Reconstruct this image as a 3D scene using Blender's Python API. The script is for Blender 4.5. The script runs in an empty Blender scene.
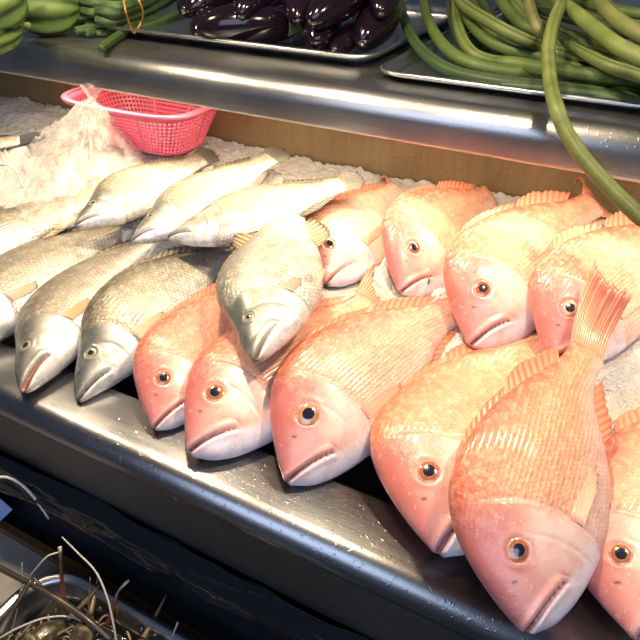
import bpy, math, random
import numpy as np
from mathutils import Vector, noise

random.seed(7)
rng = np.random.default_rng(7)
SC = bpy.context.scene
COL = SC.collection

# ---------------------------------------------------------------- camera
PITCH, YAW, CAM_H = math.radians(34.63), math.radians(28.375), 0.6
cam_d = bpy.data.cameras.new('camera')
cam = bpy.data.objects.new('camera', cam_d)
COL.objects.link(cam)
cam.location = (0, 0, CAM_H)
cam.rotation_euler = (math.pi / 2 - PITCH, 0, YAW)
cam_d.sensor_width = 36
cam_d.lens = 36.0
cam_d.clip_start = 0.01
SC.camera = cam

# ---------------------------------------------------------------- world, lamps, exposure
w = bpy.data.worlds.new('world')
SC.world = w
w.use_nodes = True
wn = w.node_tree
bg = wn.nodes['Background']
bg.inputs[0].default_value = (0.42, 0.52, 0.75, 1)
bg.inputs[1].default_value = 0.13


def point_lamp(name, loc, power, color, radius):
    l = bpy.data.lights.new(name, 'POINT')
    l.energy = power
    l.color = color
    l.shadow_soft_size = radius
    o = bpy.data.objects.new(name, l)
    COL.objects.link(o)
    o.location = loc
    return o


def area_lamp(name, loc, target, power, color, sx, sy):
    l = bpy.data.lights.new(name, 'AREA')
    l.shape = 'RECTANGLE'
    l.size, l.size_y = sx, sy
    l.energy = power
    l.color = color
    o = bpy.data.objects.new(name, l)
    COL.objects.link(o)
    o.location = loc
    d = Vector(target) - Vector(loc)
    o.rotation_euler = d.to_track_quat('-Z', 'Y').to_euler()
    return o


WARM = (1.0, 0.80, 0.52)
point_lamp('stall_bulb', (-0.46, 0.60, 0.95), 42, WARM, 0.045)
point_lamp('stall_bulb', (0.14, 0.62, 1.00), 32, WARM, 0.045)
point_lamp('stall_bulb', (-1.02, 0.62, 0.95), 26, WARM, 0.045)
area_lamp('shelf_tube', (-0.66, 0.92, 0.318), (-0.66, 0.80, 0.0), 3.7, WARM, 1.15, 0.03)
area_lamp('shelf_tube', (0.22, 0.92, 0.318), (0.22, 0.80, 0.0), 1.35, WARM, 0.60, 0.03)
area_lamp('street_daylight', (0.7, -1.8, 1.6), (-0.2, 0.5, 0.1), 44, (0.60, 0.74, 1.0), 2.4, 1.7)

vs = SC.view_settings
vs.view_transform = 'Standard'
vs.look = 'None'
vs.exposure = 0.0
vs.gamma = 1.0
vs.use_curve_mapping = False

# ---------------------------------------------------------------- helpers
RV = np.array([math.cos(YAW), math.sin(YAW), 0.0])
HV = np.array([-math.sin(YAW), math.cos(YAW), 0.0])
ZV = np.array([0, 0, 1.0])
FW = HV * math.cos(PITCH) - ZV * math.sin(PITCH)
UP = HV * math.sin(PITCH) + ZV * math.cos(PITCH)


def at(px, py, z):
    """point of the photograph on the horizontal plane z"""
    d = RV * (px - 320) + UP * (320 - py) + FW * 640
    return np.array([0, 0, CAM_H]) + d * ((z - CAM_H) / d[2])


def at_depth(px, py, y):
    d = RV * (px - 320) + UP * (320 - py) + FW * 640
    return np.array([0, 0, CAM_H]) + d * (y / d[1])


def mesh(name, verts, faces, mat, parent=None, colors=None, smooth=True, suv=None, mask=None):
    me = bpy.data.meshes.new(name)
    verts = np.asarray(verts, float)
    if parent is not None:
        verts = verts - np.array(parent.location)
    me.from_pydata(verts.tolist(), [], [list(map(int, f)) for f in faces])
    if smooth:
        me.polygons.foreach_set('use_smooth', [True] * len(me.polygons))
    if colors is not None:
        a = me.color_attributes.new('pigment', 'FLOAT_COLOR', 'POINT')
        c = np.ones((len(verts), 4))
        c[:, :3] = colors
        a.data.foreach_set('color', c.ravel())
    if suv is not None:
        a = me.attributes.new('scale_grid', 'FLOAT_VECTOR', 'POINT')
        a.data.foreach_set('vector', np.asarray(suv, float).ravel())
    if mask is not None:
        a = me.attributes.new('scale_mask', 'FLOAT', 'POINT')
        a.data.foreach_set('value', np.asarray(mask, float).ravel())
    me.materials.append(mat)
    o = bpy.data.objects.new(name, me)
    COL.objects.link(o)
    if parent is not None:
        o.parent = parent
    return o


def thing(name, loc, label, cat, group=None):
    o = bpy.data.objects.new(name, None)
    o.empty_display_size = 0.03
    COL.objects.link(o)
    o.location = [float(v) for v in loc]
    return tag(o, label, cat, group)


def tag(o, label, cat, group=None, kind=None):
    o['label'] = label
    o['category'] = cat
    if group:
        o['group'] = group
    if kind:
        o['kind'] = kind
    return o


class Geo:
    """collects shapes of one part"""
    def __init__(self):
        self.v, self.f, self.c = [], [], []

    def add(self, v, f, c=None):
        n = len(self.v)
        self.v += [tuple(p) for p in v]
        self.f += [[i + n for i in q] for q in f]
        if c is not None:
            self.c += [tuple(x) for x in c]
        return self

    def build(self, name, mat, parent=None, smooth=True):
        return mesh(name, self.v, self.f, mat, parent, self.c if len(self.c) == len(self.v) and self.c else None, smooth)


def grid_faces(nr, nc, wrap=False):
    f = []
    for i in range(nr - 1):
        for j in range(nc if wrap else nc - 1):
            k = (j + 1) % nc
            f.append((i * nc + j, i * nc + k, (i + 1) * nc + k, (i + 1) * nc + j))
    return f


def catmull(pts, n):
    pts = np.asarray(pts, float)
    P = np.vstack([2 * pts[0] - pts[1], pts, 2 * pts[-1] - pts[-2]])
    out = []
    for i in range(1, len(P) - 2):
        t = np.linspace(0, 1, n, endpoint=False)[:, None]
        a, b, c, d = P[i - 1], P[i], P[i + 1], P[i + 2]
        out.append(0.5 * (2 * b + (c - a) * t + (2 * a - 5 * b + 4 * c - d) * t ** 2 + (3 * b - a - 3 * c + d) * t ** 3))
    out.append(pts[-1:])
    return np.vstack(out)


def short_ends(P, lim):
    """keeps the first and last control points within reach of their neighbours"""
    P = [np.array(p, float) for p in P]
    for a, b in ((0, 1), (-1, -2)):
        d = P[a] - P[b]
        n = np.linalg.norm(d)
        if n > lim:
            P[a] = P[b] + d / n * lim
    return P


def tube(pts, radii, sides=10, sub=6, ridges=0, ridge=0.0, phase=0.0, rr=None):
    """swept tube through control points; radii per control point"""
    C = catmull(np.c_[np.asarray(pts, float), np.asarray(radii, float)], sub)
    R, C = np.clip(C[:, 3], 1e-5, None), C[:, :3]
    T = np.gradient(C, axis=0)
    T /= np.linalg.norm(T, axis=1, keepdims=True) + 1e-12
    ref = np.array([0, 0, 1.0]) if abs(T[0][2]) < 0.9 else np.array([0, 1.0, 0])
    a = np.cross(T[0], ref)
    a /= np.linalg.norm(a)
    V = []
    th = np.linspace(0, 2 * math.pi, sides, endpoint=False) + phase
    if rr is None:
        rr = 1 + ridge * np.cos(ridges * th) if ridges else np.ones(sides)
    for i in range(len(C)):
        a = a - T[i] * (a @ T[i])
        a /= np.linalg.norm(a)
        b = np.cross(T[i], a)
        for k in range(sides):
            V.append(C[i] + R[i] * rr[k] * (a * math.cos(th[k]) + b * math.sin(th[k])))
    F = grid_faces(len(C), sides, True)
    n = len(V)
    V += [C[0], C[-1]]
    for k in range(sides):
        F.append((n, (k + 1) % sides, k))
        q = (len(C) - 1) * sides
        F.append((n + 1, q + k, q + (k + 1) % sides))
    return V, F


def box(x0, x1, y0, y1, z0, z1):
    v = [(x, y, z) for z in (z0, z1) for y in (y0, y1) for x in (x0, x1)]
    return v, [(0, 2, 3, 1), (4, 5, 7, 6), (0, 1, 5, 4), (2, 6, 7, 3), (0, 4, 6, 2), (1, 3, 7, 5)]


def extrude_x(prof, x0, x1, closed=False, nx=2):
    n = len(prof)
    V, F = [], []
    for i in range(nx):
        x = x0 + (x1 - x0) * i / (nx - 1)
        V += [(x, y, z) for y, z in prof]
    for i in range(nx - 1):
        for j in range(n if closed else n - 1):
            k = (j + 1) % n
            F.append((i * n + j, (i + 1) * n + j, (i + 1) * n + k, i * n + k))
    if closed:
        F.append(tuple(range(n)))
        F.append(tuple(range((nx - 1) * n, nx * n))[::-1])
    return V, F


def arc(cy, cz, r, a0, a1, n):
    return [(cy + r * math.cos(math.radians(a0 + (a1 - a0) * i / n)), cz + r * math.sin(math.radians(a0 + (a1 - a0) * i / n))) for i in range(n + 1)]


def solidify(o, t, offset=0.0):
    m = o.modifiers.new('thickness', 'SOLIDIFY')
    m.thickness = t
    m.offset = offset
    return o


def bevel(o, wd, seg=2):
    m = o.modifiers.new('bevel', 'BEVEL')
    m.width = wd
    m.segments = seg
    m.limit_method = 'ANGLE'
    return o


# ---------------------------------------------------------------- materials
def new_mat(name):
    m = bpy.data.materials.new(name)
    m.use_nodes = True
    nt = m.node_tree
    return m, nt, nt.nodes['Principled BSDF']


def N(nt, t, **kw):
    n = nt.nodes.new(t)
    for k, v in kw.items():
        if k.startswith('i_'):
            n.inputs[k[2:]].default_value = v
        else:
            setattr(n, k, v)
    return n


def math_node(nt, op, a, b=None, c=None):
    n = nt.nodes.new('ShaderNodeMath')
    n.operation = op
    for i, x in enumerate((a, b, c)):
        if x is None:
            continue
        if isinstance(x, (int, float)):
            n.inputs[i].default_value = x
        else:
            nt.links.new(x, n.inputs[i])
    return n.outputs[0]


def mix_col(nt, fac, a, b, blend='MIX'):
    n = nt.nodes.new('ShaderNodeMix')
    n.data_type = 'RGBA'
    n.blend_type = blend
    for s, x in ((n.inputs[0], fac), (n.inputs[6], a), (n.inputs[7], b)):
        if isinstance(x, (int, float)):
            s.default_value = x
        elif isinstance(x, tuple):
            s.default_value = (*x, 1)
        else:
            nt.links.new(x, s)
    return n.outputs[2]


def noise_tex(nt, scale, detail=3, rough=0.5, stretch=None):
    tc = nt.nodes.new('ShaderNodeTexCoord')
    n = nt.nodes.new('ShaderNodeTexNoise')
    n.inputs['Scale'].default_value = scale
    n.inputs['Detail'].default_value = detail
    n.inputs['Roughness'].default_value = rough
    if stretch:
        mp = nt.nodes.new('ShaderNodeMapping')
        mp.inputs['Scale'].default_value = stretch
        nt.links.new(tc.outputs['Object'], mp.inputs[0])
        nt.links.new(mp.outputs[0], n.inputs['Vector'])
    else:
        nt.links.new(tc.outputs['Object'], n.inputs['Vector'])
    return n.outputs['Fac']


def ramp(nt, fac, stops):
    n = nt.nodes.new('ShaderNodeValToRGB')
    e = n.color_ramp.elements
    while len(e) < len(stops):
        e.new(0.5)
    for i, (p, c) in enumerate(stops):
        e[i].position = p
        e[i].color = (*c, 1) if isinstance(c, tuple) else (c, c, c, 1)
    nt.links.new(fac, n.inputs[0])
    return n.outputs[0]


def bump(nt, h, strength, dist, bsdf, prev=None):
    n = nt.nodes.new('ShaderNodeBump')
    n.inputs['Strength'].default_value = strength
    n.inputs['Distance'].default_value = dist
    nt.links.new(h, n.inputs['Height'])
    if prev is not None:
        nt.links.new(prev, n.inputs['Normal'])
    if bsdf is not None:
        nt.links.new(n.outputs[0], bsdf.inputs['Normal'])
    return n.outputs[0]


def plain(name, col, rough=0.5, metal=0.0, var=0.15, scale=20, bumpy=0.0, coat=0.0, spec=0.5):
    m, nt, b = new_mat(name)
    f = noise_tex(nt, scale, 4)
    c = mix_col(nt, f, tuple(x * (1 - var) for x in col), tuple(min(1, x * (1 + var)) for x in col))
    nt.links.new(c, b.inputs['Base Color'])
    b.inputs['Roughness'].default_value = rough
    b.inputs['Metallic'].default_value = metal
    b.inputs['Coat Weight'].default_value = coat
    b.inputs['Coat Roughness'].default_value = 0.08
    b.inputs['Specular IOR Level'].default_value = spec
    if bumpy:
        bump(nt, f, bumpy, 0.003, b)
    return m


def steel(name, col, rough, streak=0.12, drops=True):
    m, nt, b = new_mat(name)
    s = noise_tex(nt, 60, 3, 0.6, (0.06, 2.0, 2.0))
    d = noise_tex(nt, 9, 5, 0.6)
    fine = noise_tex(nt, 420, 1, 0.4)
    c = mix_col(nt, d, tuple(x * 0.72 for x in col), col)
    nt.links.new(c, b.inputs['Base Color'])
    b.inputs['Metallic'].default_value = 1.0
    r = math_node(nt, 'MULTIPLY_ADD', s, streak, rough)
    r = math_node(nt, 'MULTIPLY_ADD', d, 0.12, r)
    nt.links.new(r, b.inputs['Roughness'])
    n1 = bump(nt, s, 0.12, 0.001, None)
    if drops:
        dr = ramp(nt, noise_tex(nt, 170, 2, 0.5), [(0.64, 0.0), (0.70, 1.0)])
        n1 = bump(nt, dr, 0.22, 0.0010, None, n1)
        n1 = bump(nt, fine, 0.15, 0.0006, None, n1)
    nt.links.new(n1, b.inputs['Normal'])
    return m


M = {}
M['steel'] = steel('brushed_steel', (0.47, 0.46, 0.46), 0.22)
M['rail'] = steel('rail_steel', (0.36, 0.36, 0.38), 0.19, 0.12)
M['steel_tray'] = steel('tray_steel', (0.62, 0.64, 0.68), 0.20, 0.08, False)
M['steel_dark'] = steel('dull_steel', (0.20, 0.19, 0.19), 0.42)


def wall_panel():
    m, nt, b = new_mat('wet_back_panel')
    s = noise_tex(nt, 30, 4, 0.6, (2.2, 1, 0.18))
    d = noise_tex(nt, 130, 2, 0.5, (1, 1, 0.6))
    c = mix_col(nt, s, (0.22, 0.145, 0.07), (0.36, 0.25, 0.13))
    nt.links.new(c, b.inputs['Base Color'])
    b.inputs['Metallic'].default_value = 0.35
    b.inputs['Roughness'].default_value = 0.36
    dr = ramp(nt, d, [(0.60, 0.0), (0.68, 1.0)])
    bump(nt, dr, 0.5, 0.002, b)
    return m


M['panel'] = wall_panel()


def ice_mat():
    m, nt, b = new_mat('crushed_ice')
    f = noise_tex(nt, 110, 4, 0.65)
    g = noise_tex(nt, 16, 3, 0.6)
    c = mix_col(nt, g, (0.52, 0.48, 0.45), (0.86, 0.82, 0.77))
    nt.links.new(c, b.inputs['Base Color'])
    b.inputs['Roughness'].default_value = 0.22
    b.inputs['Specular IOR Level'].default_value = 0.6
    bump(nt, f, 1.0, 0.008, b)
    return m


M['ice'] = ice_mat()


def skin(name, cell, depth, rough, metal, groove, mottle, mottle_amt, glint=0.35, pale_glint_amt=0.22):
    m, nt, b = new_mat(name)
    at_c = N(nt, 'ShaderNodeAttribute', attribute_name='pigment')
    at_g = N(nt, 'ShaderNodeAttribute', attribute_name='scale_grid')
    at_m = N(nt, 'ShaderNodeAttribute', attribute_name='scale_mask')
    nz = N(nt, 'ShaderNodeTexNoise')
    nz.inputs['Scale'].default_value = 9
    nt.links.new(at_g.outputs['Vector'], nz.inputs['Vector'])
    sep = N(nt, 'ShaderNodeSeparateXYZ')
    nt.links.new(at_g.outputs['Vector'], sep.inputs[0])
    wob = math_node(nt, 'MULTIPLY', nz.outputs['Fac'], cell * 0.5)
    x = math_node(nt, 'MULTIPLY', math_node(nt, 'ADD', sep.outputs[0], wob), 1 / cell)
    y = math_node(nt, 'MULTIPLY', math_node(nt, 'ADD', sep.outputs[1], wob), 1 / (cell * 0.8))
    # overlapping round scales: rows shifted by half a scale, each a disc whose free edge points to the tail
    row = math_node(nt, 'FLOOR', y)
    odd = math_node(nt, 'MULTIPLY', math_node(nt, 'PINGPONG', row, 1.0), 0.5)
    fx = math_node(nt, 'FRACT', math_node(nt, 'ADD', x, odd))
    fy = math_node(nt, 'SUBTRACT', math_node(nt, 'FRACT', y), 0.5)
    edge = math_node(nt, 'ADD', fx, math_node(nt, 'MULTIPLY', math_node(nt, 'MULTIPLY', fy, fy), 1.5))
    edge = math_node(nt, 'FRACT', edge)
    h = math_node(nt, 'MULTIPLY', edge, at_m.outputs['Fac'])
    dark = ramp(nt, edge, [(0.0, 1.0), (0.22, 0.0), (0.85, 0.0), (1.0, 0.8)])
    dark = math_node(nt, 'MULTIPLY', dark, at_m.outputs['Fac'])
    col = mix_col(nt, math_node(nt, 'MULTIPLY', dark, groove), at_c.outputs['Color'], mottle, 'MIX')
    # random scales paler: scale variety plus golden glints put into the colour
    idv = N(nt, 'ShaderNodeCombineXYZ')
    nt.links.new(math_node(nt, 'FLOOR', math_node(nt, 'SUBTRACT', math_node(nt, 'ADD', x, odd), math_node(nt, 'MULTIPLY', math_node(nt, 'MULTIPLY', fy, fy), -1.5))), idv.inputs[0])
    nt.links.new(row, idv.inputs[1])
    wn_ = N(nt, 'ShaderNodeTexWhiteNoise')
    nt.links.new(idv.outputs[0], wn_.inputs['Vector'])
    pale = ramp(nt, wn_.outputs['Value'], [(0.45, 0.0), (1.0, 1.0)])
    col = mix_col(nt, math_node(nt, 'MULTIPLY', math_node(nt, 'MULTIPLY', pale, at_m.outputs['Fac']), pale_glint_amt), col, (0.95, 0.80, 0.58))
    vein = ramp(nt, noise_tex(nt, 75, 6, 0.75), [(0.50, 0.0), (0.56, 1.0), (0.60, 0.0)])
    col = mix_col(nt, math_node(nt, 'MULTIPLY', vein, mottle_amt), col, mottle)
    f = noise_tex(nt, 38, 5, 0.62)
    blot = ramp(nt, f, [(0.52, 0.0), (0.70, 1.0)])
    col = mix_col(nt, math_node(nt, 'MULTIPLY', blot, mottle_amt), col, mottle)
    g = noise_tex(nt, 150, 4, 0.65)
    glint_speck = ramp(nt, g, [(0.58, 0.0), (0.70, 1.0)])
    col = mix_col(nt, math_node(nt, 'MULTIPLY', glint_speck, 0.25), col, (1.0, 0.88, 0.68))  # golden-white glint flecks painted into the skin colour
    nt.links.new(col, b.inputs['Base Color'])
    r = math_node(nt, 'MULTIPLY_ADD', g, 0.25, rough - 0.1)
    nt.links.new(r, b.inputs['Roughness'])
    b.inputs['Metallic'].default_value = metal
    b.inputs['Specular IOR Level'].default_value = 0.6
    b.inputs['Coat Weight'].default_value = glint
    b.inputs['Coat Roughness'].default_value = 0.14
    n1 = bump(nt, h, 0.75, depth, None)
    gm = math_node(nt, 'MULTIPLY', g, math_node(nt, 'MULTIPLY_ADD', at_m.outputs['Fac'], 0.8, 0.2))
    bump(nt, gm, 0.8, 0.0024, b, n1)
    nt.links.new(n1, b.inputs['Coat Normal'])
    return m


M['snapper_skin'] = skin('snapper_skin', 0.0175, 0.0009, 0.36, 0.08, 0.42, (0.56, 0.12, 0.09), 0.24)
M['barramundi_skin'] = skin('barramundi_skin', 0.019, 0.0010, 0.34, 0.35, 0.8, (0.14, 0.12, 0.09), 0.38, 0.3)


def attr_mat(name, rough, coat=0.0, spec=0.5, metal=0.0, scale=80, bumpy=0.2, trans=0.0):
    m, nt, b = new_mat(name)
    a = N(nt, 'ShaderNodeAttribute', attribute_name='pigment')
    f = noise_tex(nt, scale, 3)
    c = mix_col(nt, math_node(nt, 'MULTIPLY', f, 0.35), a.outputs['Color'], (0.5, 0.5, 0.5), 'SOFT_LIGHT')
    nt.links.new(c, b.inputs['Base Color'])
    b.inputs['Roughness'].default_value = rough
    b.inputs['Coat Weight'].default_value = coat
    b.inputs['Coat Roughness'].default_value = 0.04
    b.inputs['Specular IOR Level'].default_value = spec
    b.inputs['Metallic'].default_value = metal
    if bumpy:
        bump(nt, f, bumpy, 0.001, b)
    return m


M['fin'] = attr_mat('wet_fin', 0.35, 0.3)
M['eye'] = attr_mat('fish_eye', 0.15, 1.0, 0.7, bumpy=0.0, scale=200)
M['veg'] = attr_mat('vegetable_skin', 0.55, 0.0, 0.35, scale=110, bumpy=0.5)
M['eggplant'] = plain('eggplant_skin', (0.006, 0.0025, 0.006), 0.12, 0, 0.4, 12, 0.0, 0.15, 0.4)
M['calyx'] = plain('calyx_green', (0.05, 0.07, 0.025), 0.5, 0, 0.3, 40)
M['plastic_black'] = plain('black_plastic_sheet', (0.008, 0.009, 0.013), 0.13, 0, 0.3, 12, 0.1, 0.0, 0.6)
M['black_panel'] = plain('black_painted_panel', (0.008, 0.010, 0.018), 0.55, 0, 0.3, 8)
M['floor'] = plain('wet_floor', (0.015, 0.015, 0.018), 0.5, 0, 0.4, 5)
M['board'] = plain('worn_table_board', (0.26, 0.24, 0.22), 0.5, 0.1, 0.3, 30, 0.2)
M['brass'] = plain('rusty_edge_strip', (0.20, 0.11, 0.04), 0.4, 0.6, 0.5, 50, 0.2)
M['pink'] = plain('pink_plastic', (0.84, 0.15, 0.25), 0.38, 0, 0.06, 30, 0.0, 0.1)
M['paper'] = plain('blue_paper', (0.25, 0.38, 0.75), 0.7, 0, 0.06, 40)
M['band'] = plain('rubber_band', (0.42, 0.17, 0.04), 0.5, 0, 0.1, 40)
M['prawn'] = attr_mat('prawn_shell', 0.3, 0.4, 0.6, scale=120, bumpy=0.4)
M['string'] = plain('white_string', (0.85, 0.83, 0.78), 0.6, 0, 0.08, 60)
M['water'] = plain('murky_water', (0.03, 0.025, 0.012), 0.08, 0, 0.5, 30, 0.15, 0.0, 0.6)


def bag_mat():
    m, nt, b = new_mat('clear_plastic_bag')
    f = noise_tex(nt, 34, 4, 0.6)
    b.inputs['Base Color'].default_value = (0.95, 0.86, 0.78, 1)
    b.inputs['Roughness'].default_value = 0.16
    b.inputs['Specular IOR Level'].default_value = 0.8
    bump(nt, f, 0.5, 0.008, b)
    tr = N(nt, 'ShaderNodeBsdfTransparent')
    mx = N(nt, 'ShaderNodeMixShader')
    k = ramp(nt, f, [(0.35, 0.10), (0.65, 0.46)])
    nt.links.new(k, mx.inputs[0])
    nt.links.new(tr.outputs[0], mx.inputs[1])
    nt.links.new(b.outputs[0], mx.inputs[2])
    nt.links.new(mx.outputs[0], nt.nodes['Material Output'].inputs[0])
    return m


M['bag'] = bag_mat()

# ---------------------------------------------------------------- setting
X0, X1 = -2.3, 0.75
fl = mesh('floor', *box(-3.5, 2, -1.5, 2.2, -0.95, -0.9), M['floor'], smooth=False)
fl['kind'] = 'structure'

counter = thing('display_counter', (-0.7, 0.75, -0.9), 'stainless steel fish counter with rolled front edge holding all the iced fish', 'counter')
# rolled front rail: flat strip the heads overhang, bullnose, and return
rail = [(0.475, -0.085), (0.475, -0.006)] + arc(0.469, -0.006, 0.006, 0, 90, 4) + arc(0.404, -0.026, 0.026, 90, 262, 16) + [(0.404, -0.046), (0.465, -0.012), (0.468, -0.085)]
mesh('rolled_rail', *extrude_x(rail, X0, X1, True), M['rail'], counter)
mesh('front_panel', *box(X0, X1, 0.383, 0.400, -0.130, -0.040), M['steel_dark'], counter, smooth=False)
mesh('tray_floor', *box(X0, X1, 0.470, 1.115, -0.095, -0.08), M['steel'], counter, smooth=False)
mesh('back_panel', *box(X0, X1, 1.10, 1.115, -0.08, 0.329), M['panel'], counter, smooth=False)
mesh('under_panel', *box(X0, X1, 0.392, 0.41, -0.9, -0.131), M['black_panel'], counter, smooth=False)
# rivets along the front rail
for xx in (-0.95, -0.41, 0.12):
    g = Geo()
    c = np.array([xx, 0.3795, -0.034])
    V = [c + np.array([0.004 * math.cos(a), 0, 0.004 * math.sin(a)]) for a in np.linspace(0, 2 * math.pi, 12, endpoint=False)]
    V += [c + np.array([0, -0.0018, 0])]
    F = [(i, (i + 1) % 12, 12) for i in range(12)]
    g.add(V, F).build('rivet', M['steel_tray'], counter)

# vegetable shelf with thick rounded front
shelf = thing('shelf', (-0.7, 1.25, 0.285), 'stainless steel vegetable shelf with thick rounded front above the fish', 'shelf')
sp = [(0.874, 0.284), (0.862, 0.284)] + arc(0.862, 0.290, 0.006, 270, 180, 4)[1:] + arc(0.886, 0.315, 0.031, 180, 90, 14) + [(1.78, 0.346), (1.78, 0.330), (0.876, 0.330)]
mesh('shelf_top', *extrude_x(sp, X0, X1, True), M['steel'], shelf)

# black plastic sheet tucked under the front panel
nx, nz = 240, 26
V = []
for i in range(nx):
    x = X0 + (X1 - X0) * i / (nx - 1)
    for j in range(nz):
        t = j / (nz - 1)
        z = -0.126 - 0.085 * t - 0.014 * noise.noise((x * 4, 3, 0)) * t
        n1 = noise.noise((x * 6 + t * 3, t * 4, 1.7)) * 0.010 + abs(noise.noise((x * 7 + t * 4, t * 9, 5))) * 0.014 + abs(noise.noise((x * 14 + t * 9, t * 12, 8))) * 0.006
        y = 0.378 - 0.020 * math.sin(math.pi * min(1, t * 1.1)) - n1
        V.append((x, y, z))
sh = mesh('plastic_sheet', V, grid_faces(nx, nz), M['plastic_black'])
solidify(sh, 0.0008)
tag(sh, 'shiny black plastic sheet crumpled under the counter front panel', 'plastic sheet')

# ---------------------------------------------------------------- fish
PROF = {
    'snap': dict(u=[0, .03, .08, .14, .2, .3, .4, .5, .6, .7, .8, .9, 1],
                 d=[.0, .040, .097, .156, .203, .244, .245, .225, .195, .155, .11, .072, .062],
                 v=[-.030, -.074, -.115, -.146, -.167, -.187, -.197, -.19, -.165, -.125, -.08, -.056, -.056],
                 w=[.012, .034, .055, .072, .084, .092, .088, .08, .067, .053, .037, .025, .018], eye=(.195, .064)),
    'barra': dict(u=[0, .04, .08, .14, .2, .3, .4, .5, .6, .7, .8, .9, 1],
                  d=[.0, .024, .045, .068, .095, .148, .172, .172, .155, .124, .09, .066, .06],
                  v=[-.02, -.043, -.065, -.092, -.113, -.135, -.146, -.142, -.128, -.107, -.08, -.06, -.058],
                  w=[.012, .028, .042, .058, .069, .079, .081, .077, .068, .055, .039, .026, .018], eye=(.165, .03))}


def interp(u, k, kind):
    pr = PROF[kind]
    x, y = np.array(pr['u']), np.array(pr[k])
    m = np.gradient(y, x)
    u = np.asarray(u, float)
    i = np.clip(np.searchsorted(x, u) - 1, 0, len(x) - 2)
    h = x[i + 1] - x[i]
    t = np.clip((u - x[i]) / h, 0, 1)
    return (2 * t ** 3 - 3 * t ** 2 + 1) * y[i] + (t ** 3 - 2 * t ** 2 + t) * h * m[i] + (-2 * t ** 3 + 3 * t ** 2) * y[i + 1] + (t ** 3 - t ** 2) * h * m[i + 1]


class Pose:
    """spine of one lying fish; u runs from snout (0) to tail base (1), y to the upper flank, z to the back"""
    def __init__(s, kind, P0, P2, rho, bl, bd, ds, **kw):
        s.kind = kind
        s.P0, s.P2 = np.array(P0), np.array(P2)
        ax = s.P2 - s.P0
        s.L = np.linalg.norm(ax)
        T = ax / s.L
        n0 = ZV - T * T[2]
        n0 /= np.linalg.norm(n0)
        d0 = np.cross(n0, T)
        s.Nn = math.cos(rho) * n0 - math.sin(rho) * d0
        D = np.cross(s.Nn, T)
        s.P1 = (s.P0 + s.P2) / 2 + s.Nn * bl * s.L + D * bd * s.L
        s.ds = ds
        s.o = kw

    def place(s, u, y, z):
        u, y, z = np.broadcast_arrays(np.asarray(u, float), np.asarray(y, float), np.asarray(z, float))
        u = u[..., None]
        C = (1 - u) ** 2 * s.P0 + 2 * u * (1 - u) * s.P1 + u * u * s.P2
        ue = np.clip(u, 0, 1)
        T = 2 * (1 - ue) * (s.P1 - s.P0) + 2 * ue * (s.P2 - s.P1)
        T = T / np.linalg.norm(T, axis=-1, keepdims=True)
        C = np.where(u > 1, s.P2 + T * (u - 1) * s.L, C)
        Nn = s.Nn - T * (T @ s.Nn)[..., None]
        Nn = Nn / np.linalg.norm(Nn, axis=-1, keepdims=True)
        D = np.cross(Nn, T)
        return C + Nn * y[..., None] * s.L + D * z[..., None] * s.L * s.ds


def sstep(a, b, x):
    t = np.clip((x - a) / (b - a), 0, 1)
    return t * t * (3 - 2 * t)


def lerp(a, b, t):
    return np.asarray(a) * (1 - t[..., None]) + np.asarray(b) * t[..., None]


def flank(kind, u, z):
    d, v, wd = interp(u, 'd', kind), interp(u, 'v', kind), interp(u, 'w', kind)
    q = np.clip((z - (d + v) / 2) / ((d - v) / 2), -1, 1)
    return wd * np.sqrt(1 - q * q)


FISH_VERTS = []


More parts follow.
